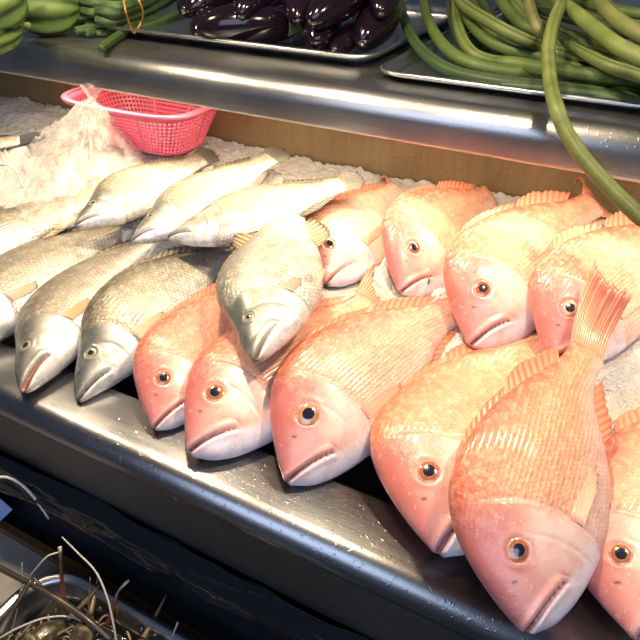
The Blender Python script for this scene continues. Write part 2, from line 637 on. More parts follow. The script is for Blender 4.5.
def make_fish(kind, pose, name, label, cat, group):
    o = pose.o
    snap = kind == 'snap'
    us = np.concatenate([np.linspace(0, .36, 74), np.linspace(.36, 1, 52)[1:]])
    us[0] = 0.0008
    NT = 96
    th = np.linspace(0, 2 * math.pi, NT, endpoint=False)
    d, v, wd = interp(us, 'd', kind), interp(us, 'v', kind), interp(us, 'w', kind)
    c, h = (d + v) / 2, (d - v) / 2
    U = np.repeat(us[:, None], NT, 1)
    zr = np.cos(th)[None]
    Z = c[:, None] + h[:, None] * zr
    Y = wd[:, None] * np.sin(th)[None]
    sgn = np.sign(Y)
    A = np.abs(Y)
    # mouth slit, lips, jaw
    if snap:
        m0, m1 = (0.0, -0.008), (0.162, -0.078)
        open_ = 0.0035 * (1 + o.get('gape', 0.6))
    else:
        m0, m1 = (0.0, -0.010), (0.145, -0.058)
        open_ = 0.0032 * (1 + o.get('gape', 0.4))
    mt = np.array(m1) - np.array(m0)
    ml = np.linalg.norm(mt)
    mt = mt / ml
    al = (U - m0[0]) * mt[0] + (Z - m0[1]) * mt[1]
    pe = -(U - m0[0]) * mt[1] + (Z - m0[1]) * mt[0]
    pe = pe - 0.007 * np.sin(np.clip(al / ml, 0, 1) * math.pi)      # the slit bows
    on = (1 - sstep(ml * 0.92, ml * 1.02, al))
    gw = open_ * (1.25 - 0.75 * np.clip(al / ml, 0, 1))
    slit = np.exp(-(pe / gw) ** 2) * on
    lipu = np.exp(-((pe - 0.016) / 0.010) ** 2) * (1 - sstep(ml * 0.85, ml * 1.1, al))
    lipl = np.exp(-((pe + 0.014) / 0.009) ** 2) * on
    A = A + 0.007 * lipu + 0.005 * lipl
    mx = np.exp(-((al - ml * 1.05 + (pe - .01) * .5) / .0045) ** 2) * np.exp(-((pe - .012) / .016) ** 4)
    A = A - slit * np.minimum(0.012, 0.7 * A) - .0025 * mx
    # gill cover: raised plate ending in a curved step, cheek groove
    zq = np.clip((Z - c[:, None]) / h[:, None], -1, 1)
    uop = (0.325 if snap else 0.30) - 0.075 * zq ** 2 - 0.02 * zq
    low = 1 - sstep(0.45, 0.85, zq)
    gstep = sstep(-0.10, 0.0, U - uop) * (1 - sstep(0.0, 0.012, U - uop)) * low
    A = A + 0.006 * gstep
    gcut = np.exp(-((U - uop - 0.012) / 0.006) ** 2) * low
    A = A - 0.003 * gcut * (A > 0.01)
    ucheek = uop - 0.075 - 0.02 * zq
    ccut = np.exp(-((U - ucheek) / 0.006) ** 2) * (1 - sstep(0.2, 0.5, zq)) * sstep(-0.95, -0.7, zq)
    A = A - 0.002 * ccut
    # eye socket
    eu, ez = PROF[kind]['eye']
    er = (0.037 if snap else 0.0215) * o.get('eye_size', 1.0)
    re = np.sqrt((U - eu) ** 2 + ((Z - ez) * pose.ds) ** 2)
    A = A - 0.005 * (1 - sstep(er * 0.75, er * 1.05, re)) * (A > 0.01) + 0.003 * np.exp(-((re - er * 1.22) / (er * 0.22)) ** 2)
    Y = sgn * np.maximum(A, 0)
    W = pose.place(U, Y, Z)
    verts = W.reshape(-1, 3)
    faces = grid_faces(len(us), NT, True)
    n = len(verts)
    caps = np.array([W[0].mean(0), W[-1].mean(0)])
    verts = np.vstack([verts, caps])
    q = (len(us) - 1) * NT
    for k in range(NT):
        faces.append((n, (k + 1) % NT, k))
        faces.append((n + 1, q + k, q + (k + 1) % NT))
    # pigment of the skin
    t_back = sstep(0.25, 0.98, zq)
    t_bell = sstep(-0.15, -0.85, zq) if False else 1 - sstep(-0.9, -0.1, zq)
    head = 1 - sstep(-0.015, 0.015, U - uop)
    nz = np.array([noise.noise((float(a) * 14, float(b) * 18, pose.P0[0] * 31)) for a, b in zip(U.ravel(), Z.ravel())]).reshape(U.shape)
    if snap:
        flank_c, back_c, belly_c = o.get('flank', (.74, .36, .23)), o.get('back', (.58, .13, .07)), (.82, .58, .50)
        head_c, nape_c, jaw_c = o.get('head', (.70, .32, .28)), (.54, .15, .13), (.80, .68, .72)
        cheek = o.get('cheek', (.87, .63, .55))
        C = lerp(flank_c, back_c, t_back)
        C = lerp(C, belly_c, t_bell)
        Hc = lerp(head_c, nape_c, sstep(0.1, 0.8, zq))
        Hc = lerp(Hc, cheek, sstep(.10, .24, U) * (1 - sstep(-.1, .35, zq)) * .9)
        Hc = lerp(Hc, (.66, .28, .30), (1 - sstep(.0, .16, U)) * .5 * sstep(-.6, .2, zq))
        C = lerp(C, Hc, head)
        C = lerp(C, (.66, .24, .20), np.clip(nz * 1.3, 0, 1) * (0.20 + 0.35 * head))
        C = lerp(C, (.80, .42, .38), lipu * .6)
        low_jaw = (1 - sstep(-0.012, -0.004, pe)) * (1 - sstep(.16, .26, U))
        C = lerp(C, jaw_c, low_jaw)
        C = lerp(C, (.78, .74, .84), head * (1 - sstep(-.95, -.55, zq)) * .8)
        C = lerp(C, (.78, .62, .70), np.clip(gcut, 0, 1) * .4)
        C = lerp(C, (.55, .20, .16), np.clip(np.exp(-((re - er * 1.15) / (er * .14)) ** 2), 0, 1) * .6)
        no = np.sqrt((U - .115) ** 2 + ((Z - .055)) ** 2)
    else:
        back_c, flank_c, belly_c = o.get('back', (.10, .085, .06)), o.get('flank', (.38, .33, .26)), (.74, .71, .67)
        C = lerp(flank_c, back_c, sstep(0.1, 0.95, zq))
        C = lerp(C, belly_c, 1 - sstep(-.8, .05, zq))
        Hc = lerp((.50, .48, .44), o.get('crown', (.14, .14, .12)), sstep(-0.15, 0.55, zq))
        Hc = lerp(Hc, (.84, .83, .85), 1 - sstep(-.7, -.1, zq))
        C = lerp(C, Hc, head)
        C = lerp(C, (.30, .29, .26), np.clip(nz * 1.6, 0, 1) * .6)
        low_jaw = (1 - sstep(-0.008, -0.002, pe)) * (1 - sstep(.12, .24, U))
        C = lerp(C, (.80, .78, .78), low_jaw * .8)
        C = lerp(C, (.18, .17, .16), (1 - sstep(0, .035, U)) * .7)
        C = lerp(C, (.40, .36, .30), np.clip(gcut + ccut * .6, 0, 1) * .6)
        no = np.sqrt((U - .085) ** 2 + ((Z - .030)) ** 2)
    C = lerp(C, (.40, .14, .14) if snap else (.22, .20, .17), mx * .6)
    C = lerp(C, (.12, .05, .05), 1 - sstep(.004, .007, no))
    inner = (.20, .05, .04) if o.get('gape', 0) > 1 else (.09, .035, .03)
    C = lerp(C, inner, np.clip(slit * 1.5 - .3, 0, 1))
    cols = np.vstack([C.reshape(-1, 3), C[0].mean(0), C[-1].mean(0)])
    mask = (1 - head) * sstep(0.0, 0.03, U - uop + .02)
    if snap:
        mask = np.maximum(mask, 0.6 * sstep(.17, .22, U) * sstep(.25, .6, zq))
    arcl = np.zeros_like(U)
    for k in range(1, NT // 2 + 1):
        seg = np.hypot(Z[:, k] - Z[:, k - 1], Y[:, k] - Y[:, k - 1])
        arcl[:, k] = arcl[:, k - 1] + seg
        arcl[:, (NT - k) % NT] = arcl[:, k]
    mid = arcl[:, NT // 4][:, None]
    suv = np.stack([U, arcl - mid, np.zeros_like(U)], -1).reshape(-1, 3)
    suv = np.vstack([suv, [[0, 0, 0], [1, 0, 0]]])
    mk = np.concatenate([mask.ravel(), [0, 0]])
    base = W.reshape(-1, 3).mean(0)
    root = thing(name, (base[0], base[1], W[..., 2].min()), label, cat, group)
    mesh('body', verts, faces, M['snapper_skin' if snap else 'barramundi_skin'], root, cols, True, suv, mk)
    FISH_VERTS.append(verts)

    # eye: domed disc of rings on the flank
    ring_r = [0, .22, .44, .47, .50, .62, .76, .80, .88, .97, 1.0]
    if snap:
        iris = o.get('iris', (.40, .13, .06))
        ring_c = [(.01, .012, .03)] * 3 + [(.02, .015, .02), iris, iris, tuple(x * .8 for x in iris), (.50, .26, .17), (.58, .30, .24), (.46, .17, .14), (.45, .16, .13)]
    else:
        iris = (.30, .24, .13)
        ring_c = [(.02, .02, .02)] * 3 + [(.04, .035, .03), iris, iris, (.30, .25, .17), (.40, .36, .27), (.30, .28, .22), (.20, .19, .16), (.25, .24, .21)]
    V, Cc = [], []
    ns = 32
    for r, cc in zip(ring_r, ring_c):
        for k in range(ns):
            a = 2 * math.pi * k / ns
            uu, zz = eu + er * r * math.cos(a), ez + er * r * math.sin(a) / pose.ds
            y = flank(kind, np.array(uu), np.array(zz)) - .004 + er * .28 * math.sqrt(max(0, 1 - r * r))
            V.append(pose.place(uu, y, zz))
            f = 1.0 if r < .41 else 1 + .25 * math.sin(k * 5.3) * math.cos(k * 2.1)
            Cc.append(tuple(min(1, x * f) for x in cc))
    mesh('eye', V, grid_faces(len(ring_r), ns, True), M['eye'], root, np.array(Cc))

    # fins
    fc = o.get('fin', (.76, .30, .18) if snap else (.40, .34, .24))
    fc2 = tuple(x * f for x, f in zip(fc, (.82, .62, .62) if snap else (.45, .42, .40)))

    def fin(pname, B, T, rays, m=8, curve=0.0, ridge=.0028, ragged=.06, cb=fc, ct=fc2, web=.25):
        """sheet between a base curve and a tip curve, both in (u, y, z), ribbed by its rays"""
        nc = rays * 4 + 1
        Bc, Tc = catmull(B, 24), catmull(T, 24)
        def res(Q):
            s = np.linspace(0, len(Q) - 1, nc)
            i = np.clip(s.astype(int), 0, len(Q) - 2)
            return Q[i] + (Q[i + 1] - Q[i]) * (s - i)[:, None]
        Bc, Tc = res(Bc), res(Tc)
        V, Cc = [], []
        jit = rng.uniform(-ragged, ragged, rays + 1)
        for i in range(m + 1):
            t = i / m
            for j in range(nc):
                ray = math.cos(2 * math.pi * j / 4)
                tt = t * (1 + (jit[j // 4] + (.5 * ray - .5) * web * .35) * (t ** 2))
                p = Bc[j] + (Tc[j] - Bc[j]) * tt
                p = p + np.array([0, ridge * ray + curve * t * t, 0])
                V.append(pose.place(*p))
                cc = np.array(cb) * (1 - t) + np.array(ct) * t
                cc = cc * (1.0 + (.22 if snap else .5) * ray) * (1 + .12 * math.sin(j * 1.7))
                Cc.append(np.clip(cc, 0, 1))
        f = mesh(pname, V, grid_faces(m + 1, nc), M['fin'], root, np.array(Cc))
        solidify(f, .0009)
        return f

    d1, v1 = float(interp(1.0, 'd', kind)), float(interp(1.0, 'v', kind))
    tl, ts = (o.get('tail_len', .24 if snap else .19), o.get('tail_spread', .17 if snap else .135))
    tc_ = o.get('tail_curl', 0.0)
    tz = o.get('tail_shift', 0.0)
    if snap:
        tip = [(1 + tl, 0, ts + tz), (1 + tl * .90, 0, ts * .5 + tz), (1 + tl * .84, 0, tz), (1 + tl * .88, 0, -ts * .5 + tz), (1 + tl * .97, 0, -ts + tz)]
    else:
        tip = [(1 + tl * .62, 0, ts + tz), (1 + tl * .93, 0, ts * .6 + tz), (1 + tl, 0, tz), (1 + tl * .93, 0, -ts * .6 + tz), (1 + tl * .62, 0, -ts + tz)]
    bs = [(.975, 0, d1 * .97), (.965, 0, 0), (.975, 0, v1 * .97)]
    if o.get('tail', True):
        fin('tail_fin', bs, tip, 16, 10, tc_)

    def back_fin(pname, u0, u1, hts, lean, rays, side='d', ragged=.06, tilt=0.0, **k):
        n = len(hts)
        uu = np.linspace(u0, u1, n)
        e = interp(uu, side, kind)
        s = 1 if side == 'd' else -1
        B = [(a, 0, b - s * .012) for a, b in zip(uu, e)]
        T = [(a + lean, tilt * hh, b + s * hh) for a, b, hh in zip(uu, e, hts)]
        return fin(pname, B, T, rays, 5, 0, .0014, ragged, **k)

    dh = o.get('dorsal', .005)
    back_fin('dorsal_fin', .31, .63, [dh * .3, dh * .9, dh, dh * .8, dh * .4], .05 if dh < .04 else .03, 11, web=.7 if dh > .04 else .2)
    sh_ = o.get('soft', .018)
    back_fin('soft_dorsal_fin', .65, .88, [sh_ * .5, sh_, sh_ * .9, sh_ * .5], .06, 9)
    ah = o.get('anal', .02)
    back_fin('anal_fin', .66, .86, [ah * .5, ah, ah * .8, ah * .4], .07, 8, 'v')
    # pectoral fin lies along the flank
    pu, pz = (.325, -.075) if snap else (.30, -.055)
    pl = o.get('pec', .21 if snap else .13)
    lift = o.get('pec_lift', .004)
    B = [(pu, flank(kind, np.array(pu), np.array(pz + .022)) + .001, pz + .022), (pu + .004, flank(kind, np.array(pu), np.array(pz)) + .001, pz), (pu, flank(kind, np.array(pu), np.array(pz - .02)) + .001, pz - .022)]
    pd = o.get('pec_drop', -.03)
    T = []
    for du, dz in ((pl, .012 + pd), (pl * .9, -.006 + pd), (pl * .6, -.022 + pd * .6)):
        uu, zz = pu + du, pz + dz
        T.append((uu, float(flank(kind, np.array(uu), np.array(zz))) + lift, zz))
    pc = o.get('pec_col', (.76, .36, .25) if snap else (.38, .31, .23))
    fin('pectoral_fin', B, T, 8, 8, .0, .0015, .05, cb=pc, ct=tuple(x * .9 for x in pc))
    # pelvic fin under the belly
    uu = np.array([.36, .39])
    e = interp(uu, 'v', kind)
    fin('pelvic_fin', [(.355, .02, e[0] + .01), (.385, .022, e[1] + .01)], [(.50, .03, e[1] - .012), (.47, .035, e[1] + .012)], 4, 5, 0, .001, .05, cb=pc, ct=pc)
    return root


GS, GB = 'pink snappers laid out on the ice', 'silver barramundi laid out on the ice'
make_fish('snap', Pose('snap', (-0.4761, 0.426, 0.0167), (-0.5066, 0.7097, 0.0787), 0.521, 0.0174, 0.0427, 1.015, head=(0.64, 0.23, 0.2), flank=(0.68, 0.29, 0.2), gape=0.5), 'snapper',
          'leftmost front snapper, tucked beside the silver fish, reddened around its eye', 'fish', GS)
make_fish('snap', Pose('snap', (-0.4044, 0.4087, 0.0244), (-0.32, 0.7467, 0.0726), 0.355, 0.0203, 0.0301, 1.046, gape=1.0, tail_len=0.22), 'snapper',
          'second front snapper from the left, mouth ajar, under the topmost silver fish', 'fish', GS)
make_fish('snap', Pose('snap', (-0.2801, 0.4298, 0.0186), (-0.1873, 0.7692, 0.0912), 0.564, 0.0252, 0.1162, 1.035, cheek=(0.88, 0.66, 0.58), eye_size=1.08, iris=(0.5, 0.25, 0.12), flank=(0.77, 0.42, 0.3)), 'snapper',
          'front snapper with a white cheek and pale ringed eye, third from the left', 'fish', GS)
make_fish('snap', Pose('snap', (-0.0906, 0.4181, 0.0226), (-0.0729, 0.7721, 0.0795), 0.105, 0.0171, 0.0957, 1.278, gape=0.9, back=(0.62, 0.18, 0.08), flank=(0.74, 0.38, 0.24)), 'snapper',
          'front snapper whose mouth is half covered by the big snapper with the raised tail', 'fish', GS)
make_fish('snap', Pose('snap', (0.0105, 0.3783, 0.0181), (-0.0059, 0.6847, 0.1335), 0.381, 0.0666, 0.1206, 1.159, tail_len=0.28, tail_spread=0.075, tail_curl=0.13, soft=0.03, anal=0.026, tail_shift=0.075, pec_lift=0.012, pec_col=(0.82, 0.42, 0.3), flank=(0.73, 0.36, 0.21), eye_size=0.95), 'snapper',
          "largest front snapper with its red tail raised in front of another fish's face", 'fish', GS)
make_fish('snap', Pose('snap', (0.1044, 0.4232, 0.0151), (0.1414, 0.7325, 0.0935), -0.059, 0.0161, 0.0405, 1.42, eye_size=0.95, tail=False), 'snapper',
          'snapper cut off by the right edge of the photo at the front of the counter', 'fish', GS)
make_fish('snap', Pose('snap', (-0.3905, 0.7402, 0.091), (-0.3931, 1.0234, 0.1383), 0.422, 0.0033, 0.093, 1.142, tail_curl=-0.14, tail_len=0.15, flank=(0.8, 0.55, 0.4), head=(0.8, 0.56, 0.5), cheek=(0.9, 0.74, 0.68), iris=(0.35, 0.1, 0.07)), 'snapper',
          'pale snapper of the back row, its eye half hidden behind the topmost silver fish', 'fish', GS)
pose_leaf = Pose('snap', (-0.2777, 0.7607, 0.0994), (-0.232, 1.0536, 0.1443), 0.745, 0.0043, 0.1222, 1.17)
make_fish('snap', Pose('snap', (-0.2777, 0.7607, 0.0994), (-0.232, 1.0536, 0.1443), 0.745, 0.0043, 0.1222, 1.17, iris=(0.36, 0.07, 0.04), eye_size=0.95, tail_curl=-0.14, tail_len=0.11, tail_spread=0.08), 'snapper',
          'back row snapper with a scrap of green leaf on its lower lip', 'fish', GS)
make_fish('snap', Pose('snap', (-0.1516, 0.6986, 0.0868), (-0.0611, 1.0077, 0.1852), 0.515, 0.0183, 0.1138, 1.15, iris=(0.42, 0.1, 0.05), eye_size=0.95, dorsal=0.012, soft=0.035, tail_curl=-0.12, tail_len=0.17, head=(0.66, 0.28, 0.28)), 'snapper',
          'back row snapper with a black pupil in a dark red eye, second from the right', 'fish', GS)
make_fish('snap', Pose('snap', (-0.0504, 0.7102, 0.0895), (0.0632, 0.9914, 0.1861), 0.582, 0.0142, 0.0702, 1.155, dorsal=0.03, soft=0.045, head=(0.64, 0.27, 0.29), iris=(0.55, 0.42, 0.32), tail=False), 'snapper',
          'back row snapper at the right, its mouth hidden by the raised red tail', 'fish', GS)
make_fish('barra', Pose('barra', (-0.8496, 0.3859, 0.015), (-0.853, 0.81, 0.05), 0.224, 0.0247, 0.0937, 1.08, soft=0.05), 'barramundi',
          'silver barramundi cut off by the left edge with only its gill and body in view', 'fish', GB)
make_fish('barra', Pose('barra', (-0.6802, 0.392, 0.0167), (-0.768, 0.79, 0.055), 0.006, 0.0221, 0.1369, 1.12, gape=2.2, pec_col=(0.46, 0.28, 0.16)), 'barramundi',
          'silver barramundi with a wide open mouth at the left of the front rail', 'fish', GB)
make_fish('barra', Pose('barra', (-0.6124, 0.4238, 0.0069), (-0.6, 0.795, 0.07), 0.42, 0.0236, 0.1377, 1.14, gape=0.3, crown=(0.12, 0.13, 0.13), pec=0.17, pec_lift=0.012, pec_col=(0.46, 0.38, 0.27)), 'barramundi',
          'silver barramundi with closed mouth beside the leftmost front snapper', 'fish', GB)
make_fish('barra', Pose('barra', (-0.3597, 0.4938, 0.1216), (-0.4975, 0.8177, 0.1587), -0.06, 0.0118, -0.026, 1.312, flank=(0.72, 0.68, 0.6), back=(0.22, 0.21, 0.18), soft=0.055, anal=0.05, pec=0.08, tail_len=0.15, tail_spread=0.11, crown=(0.13, 0.14, 0.13), fin=(0.3, 0.22, 0.11)), 'barramundi',
          'topmost silver barramundi lying head down across the pile with its striped tail up', 'fish', GB)
make_fish('barra', Pose('barra', (-1.0517, 0.4392, 0.0472), (-0.9204, 0.7798, 0.1002), 0.348, 0.007, -0.0066, 1.037, dorsal=0.085, fin=(0.4, 0.29, 0.16)), 'barramundi',
          'silver barramundi with a raised spiny brown dorsal fin at the left edge', 'fish', GB)
make_fish('barra', Pose('barra', (-0.8379, 0.6706, 0.1139), (-0.7804, 0.9559, 0.1473), 0.35, 0.0021, -0.0014, 1.2, flank=(0.44, 0.38, 0.28), back=(0.15, 0.125, 0.07), fin=(0.15, 0.13, 0.1), tail_len=0.12, tail_spread=0.075, pec=0.07, pec_lift=0.001, pec_col=(0.55, 0.5, 0.42)), 'barramundi',
          'leftmost back row silver barramundi, in front of the pink basket', 'fish', GB)
make_fish('barra', Pose('barra', (-0.7164, 0.6748, 0.1121), (-0.6144, 0.9465, 0.1815), 0.18, 0.0052, -0.0217, 1.25, flank=(0.44, 0.38, 0.28), back=(0.15, 0.125, 0.07), fin=(0.15, 0.13, 0.1), tail_len=0.12, tail_spread=0.075, pec=0.07, pec_lift=0.001, pec_col=(0.55, 0.5, 0.42)), 'barramundi',
          'middle back row silver barramundi with its dark snout over the fish in front', 'fish', GB)
make_fish('barra', Pose('barra', (-0.654, 0.6965, 0.1242), (-0.4366, 0.8857, 0.189), 0.15, 0.0027, -0.0371, 1.35, flank=(0.48, 0.42, 0.32), back=(0.15, 0.125, 0.07), fin=(0.15, 0.13, 0.1), tail_len=0.12, tail_spread=0.075, pec=0.07, pec_lift=0.001, pec_col=(0.55, 0.5, 0.42)), 'barramundi',
          'back row silver barramundi showing its white jaw, its body behind the topmost silver fish', 'fish', GB)
make_fish('barra', Pose('barra', at(-120, 168, .115), at(20, 140, .15), 0.3, .01, 0.0, 1.0, fin=(.04, .035, .03), tail_len=.18, tail_spread=.07, flank=(.62, .48, .38)), 'barramundi',
          'silver barramundi farthest back at the left, dark tail showing beside the plastic bag', 'fish', GB)


# ---------------------------------------------------------------- crushed ice
step = 0.006
xs = np.arange(-1.75, 0.62, step)
ys = np.arange(0.525, 1.098, step)
GX, GY = np.meshgrid(xs, ys, indexing='ij')
base = np.interp(GY, [.5, .56, .75, .90, 1.1], [-.055, -.012, .045, .098, .128])
base = base + .012 * np.clip((-.9 - GX) / .5, 0, 1) * sstep(.8, 1.0, GY) + .012 * sstep(.7, 1.0, GY) * sstep(-.3, .1, GX)
heap = np.exp(-(((GX + 1.0) / .17) ** 2 + ((GY - .86) / .085) ** 2))
base = base + .045 * heap + .022 * np.exp(-(((GX + .945) / .15) ** 2 + ((GY - 1.0) / .08) ** 2))
lump = np.zeros_like(GX)
for i in range(GX.shape[0]):
    for j in range(GX.shape[1]):
        x, y = GX[i, j], GY[i, j]
        a = noise.noise((x * 16, y * 16, 2.0)) * .008
        b_ = abs(noise.noise((x * 55, y * 55, 7.0))) * .008
        c_ = noise.noise((x * 120, y * 120, 4.0)) * .0065
        lump[i, j] = a + b_ + c_
ice = base + lump
low = np.full_like(ice, 9.0)
for fv in FISH_VERTS:
    i = np.round((fv[:, 0] - xs[0]) / step).astype(int)
    j = np.round((fv[:, 1] - ys[0]) / step).astype(int)
    ok = (i >= 0) & (i < len(xs)) & (j >= 0) & (j < len(ys))
    np.minimum.at(low, (i[ok], j[ok]), fv[ok, 2])
for _ in range(2):
    p = np.pad(low, 1, constant_values=9)
    low = np.minimum.reduce([p[1:-1, 1:-1], p[:-2, 1:-1], p[2:, 1:-1], p[1:-1, :-2], p[1:-1, 2:]])
under = low < 5
ice = np.where(under, np.minimum(low - .0015, base + .045), ice)
V = np.stack([GX, GY, ice], -1).reshape(-1, 3)
io = mesh('crushed_ice', V, [f[::-1] for f in grid_faces(len(xs), len(ys))], M['ice'])
tag(io, 'bed of crushed ice under and behind the fish', 'ice', None, 'stuff')
np_ice = ice


def ice_z(x, y):
    i = int(np.clip(round((x - xs[0]) / step), 0, len(xs) - 1))
    j = int(np.clip(round((y - ys[0]) / step), 0, len(ys) - 1))
    return float(ice[i, j])


# ---------------------------------------------------------------- pink basket
bc = np.array([-0.945, 1.0, 0.0])
bz = 0.143
bk = thing('basket', (bc[0], bc[1], bz), 'pink plastic basket with square holes standing on the ice under the shelf', 'basket')


def rrect(hx, hy, t):
    p = 4.0
    c, s = math.cos(t), math.sin(t)
    r = (abs(c / hx) ** p + abs(s / hy) ** p) ** (-1 / p)
    return r * c, r * s


def basket_ring(t, k):
    hx, hy = 0.108 + 0.045 * k, 0.060 + 0.038 * k
    x, y = rrect(hx, hy, t)
    return np.array([bc[0] + x, bc[1] + y, bz + 0.092 * k])


g = Geo()
NU, NV = 108, 9
k0, k1 = 0.06, 0.86
for i in range(NU):
    for j in range(NV):
        ta, tb = 2 * math.pi * i / NU, 2 * math.pi * (i + 1) / NU
        ka, kb = k0 + (k1 - k0) * j / NV, k0 + (k1 - k0) * (j + 1) / NV
        q = [basket_ring(ta, ka), basket_ring(tb, ka), basket_ring(tb, kb), basket_ring(ta, kb)]
        if i % 18 == 0:
            g.add(q, [(0, 1, 2, 3)])
            continue
        c = sum(q) / 4
        inn = [c + (p - c) * 0.62 for p in q]
        g.add(q + inn, [(0, 1, 5, 4), (1, 2, 6, 5), (2, 3, 7, 6), (3, 0, 4, 7)])
o = g.build('lattice_wall', M['pink'], bk, False)
solidify(o, 0.0022)
for nm, ka, kb, off in (('upper_band', .85, 1.0, 0), ('base', 0.0, .065, 0)):
    ts = np.linspace(0, 2 * math.pi, 72, endpoint=False)
    V = [basket_ring(t, k) for k in (ka, kb) for t in ts]
    F = grid_faces(2, 72, True)
    if nm == 'base':
        V.append(np.array([bc[0], bc[1], bz]))
        F += [(144, (k + 1) % 72, k) for k in range(72)]
    solidify(mesh(nm, V, F, M['pink'], bk), 0.0024)
ts = np.linspace(0, 2 * math.pi, 90, endpoint=False)
V = []
for dx, dz in ((0, -.004), (.012, -.006), (.014, -.001), (.012, .002), (0, .002)):
    for t in ts:
        p = basket_ring(t, 1.0)
        n_ = (p - np.array([bc[0], bc[1], p[2]]))
        V.append(p + n_ / np.linalg.norm(n_) * dx + np.array([0, 0, dz]))
mesh('rim', V, grid_faces(5, 90, True), M['pink'], bk)

# ---------------------------------------------------------------- clear plastic bag
pk = at_depth(92, 96, 0.86)
outl = catmull([at(x, y, .135) for x, y in ((-25, 150), (-10, 185), (22, 205), (62, 212), (104, 200), (128, 172), (150, 150), (120, 136), (70, 140), (25, 152), (-25, 150))], 12)
bag = thing('plastic_bag', (pk[0], pk[1], .13), 'crumpled clear plastic bag with a pinched peak in front of the pink basket', 'bag')
na, nr = 144, 44
oi = np.linspace(0, len(outl) - 1, na, endpoint=False)
V = []
for r in range(nr):
    t = r / (nr - 1)
    for k in range(na):
        i = int(oi[k])
        e = outl[i] + (outl[min(i + 1, len(outl) - 1)] - outl[i]) * (oi[k] - i)
        p = pk * (1 - t) + e * t
        a = 2 * math.pi * k / na
        fold = math.sin(a * 9 + 2 * noise.noise((a, t * 2, 0)) * 3) * .010 * math.sin(math.pi * min(1, t * 1.2)) ** .7
        cr = noise.noise((p[0] * 30, p[1] * 30, 3)) * .012 * math.sin(math.pi * t) + abs(noise.noise((p[0] * 70, p[1] * 70, 5))) * .008 * math.sin(math.pi * t)
        zb = max(ice_z(p[0], p[1]), .10) + .006
        zz = zb * (1 - (1 - t) ** 1.55) + pk[2] * (1 - t) ** 1.55 + fold + cr
        zz = max(zz, zb + .003 * (1 - t))
        V.append((p[0], p[1], zz))
o = mesh('bag_sheet', V, grid_faces(nr, na, True), M['bag'], bag)
V = []
for r in range(10):
    t = r / 9
    for k in range(40):
        a = 2 * math.pi * k / 40
        rr = .007 + .018 * t * (1 + .35 * math.sin(5 * a + t * 3))
        V.append(pk + np.array([rr * math.cos(a) + .010 * t, rr * math.sin(a) * .6, -.006 + .030 * t + .006 * math.sin(3 * a) * t]))
mesh('bag_mouth', V, grid_faces(10, 40, True), M['bag'], bag)
st = [at(x, y, z) for x, y, z in ((-14, 172, .155), (0, 165, .185), (10, 166, .19), (18, 174, .175), (23, 188, .15))]
o = Geo().add(*tube(st, [.0022] * 5, 8, 8)).build('string', M['string'])
tag(o, 'thin white string looped at the left edge beside the plastic bag', 'string')

# ---------------------------------------------------------------- scrap of leaf on a lip
V, F = [], []
for i in range(9):
    t = i / 8
    for j in range(5):
        q = (j - 2) / 2
        u_ = .098 + .030 * t
        z_ = -.080 + .030 * t - .010 * math.sin(2.2 * t) + q * .006 * math.sin(math.pi * min(.97, t + .06))
        V.append(pose_leaf.place(u_, float(flank('snap', np.array(u_), np.array(z_))) + .011 + .004 * math.sin(3 * t), z_))
o = mesh('leaf_scrap', V, grid_faces(9, 5), M['veg'], None, np.tile((.09, .20, .03), (45, 1)))
solidify(o, .0008)
tag(o, 'tiny scrap of green leaf on the lower lip of a back row snapper', 'leaf')

# ---------------------------------------------------------------- vegetables on the shelf
ST = 0.346


def ribbed_gourd(center, stem_dir, length, rad, ribs, label, seed):
    """ribbed fruit with its stem end along stem_dir"""
    d = np.array(stem_dir, float)
    d /= np.linalg.norm(d)
    a = np.cross(d, [0, 0, 1.0])
    a /= np.linalg.norm(a)
    b = np.cross(a, d)
    root = thing('gourd', (center[0], center[1], ST), label, 'gourd', 'striped green gourds on the shelf')
    V, C = [], []
    nr_, nn = 40, ribs * 8
    for i in range(nr_ + 1):
        t = i / nr_
        s = math.cos(math.pi * t)
        prof = math.sin(math.pi * t) ** .8
        dip = -.10 * math.exp(-(prof / .25) ** 2) if t < .5 else 0
        for k in range(nn):
            th = 2 * math.pi * k / nn
            rb = math.cos(ribs * th)
            rr = rad * prof * (1 + .085 * (abs(math.cos(ribs * th / 2)) * 2 - 1) * prof ** .5)
            p = np.array(center) + d * (s * length + dip * length) + rr * (a * math.cos(th) + b * math.sin(th))
            V.append(p)
            f = .5 + .5 * math.cos(ribs * th + .6 * noise.noise((t * 4, k * .2, seed)))
            n_ = noise.noise((p[0] * 60, p[1] * 60, p[2] * 60)) * .18
            base_ = np.array((.028, .065, .014)) * (1 - f) + np.array((.11, .17, .04)) * f
            if f < .10:
                base_ = base_ * .55
            C.append(np.clip(base_ * (1 + n_), 0, 1))
    mesh('fruit', V, grid_faces(nr_ + 1, nn, True), M['veg'], root, np.array(C))
    p0 = np.array(center) + d * length * .86
    pts = [p0, p0 + d * .014 + b * .002, p0 + d * .030 - b * .004 - a * .004, p0 + d * .048 - b * .010 - a * .008]
    V, F = tube(pts, [.010, .0055, .0045, .006], 10, 6)
    mesh('stem', V, F, M['veg'], root, np.tile((.17, .22, .08), (len(V), 1)))
    return root


ribbed_gourd(at(45, 5, ST + .054), (-.80, -.58, .05), .066, .052, 8, 'green ribbed gourd with its pale stem pointing left, nearest the bundle of green pods', 1)
ribbed_gourd(at(-2, 36, ST + .027), (-.2, .9, .1), .055, .027, 8, 'green gourd at the left edge under the stem of the ribbed gourd', 2)
ribbed_gourd(at(-4, 2, ST + .080), (.5, .8, .3), .050, .044, 8, 'pale green gourd at the left edge, upper of the two there', 3)

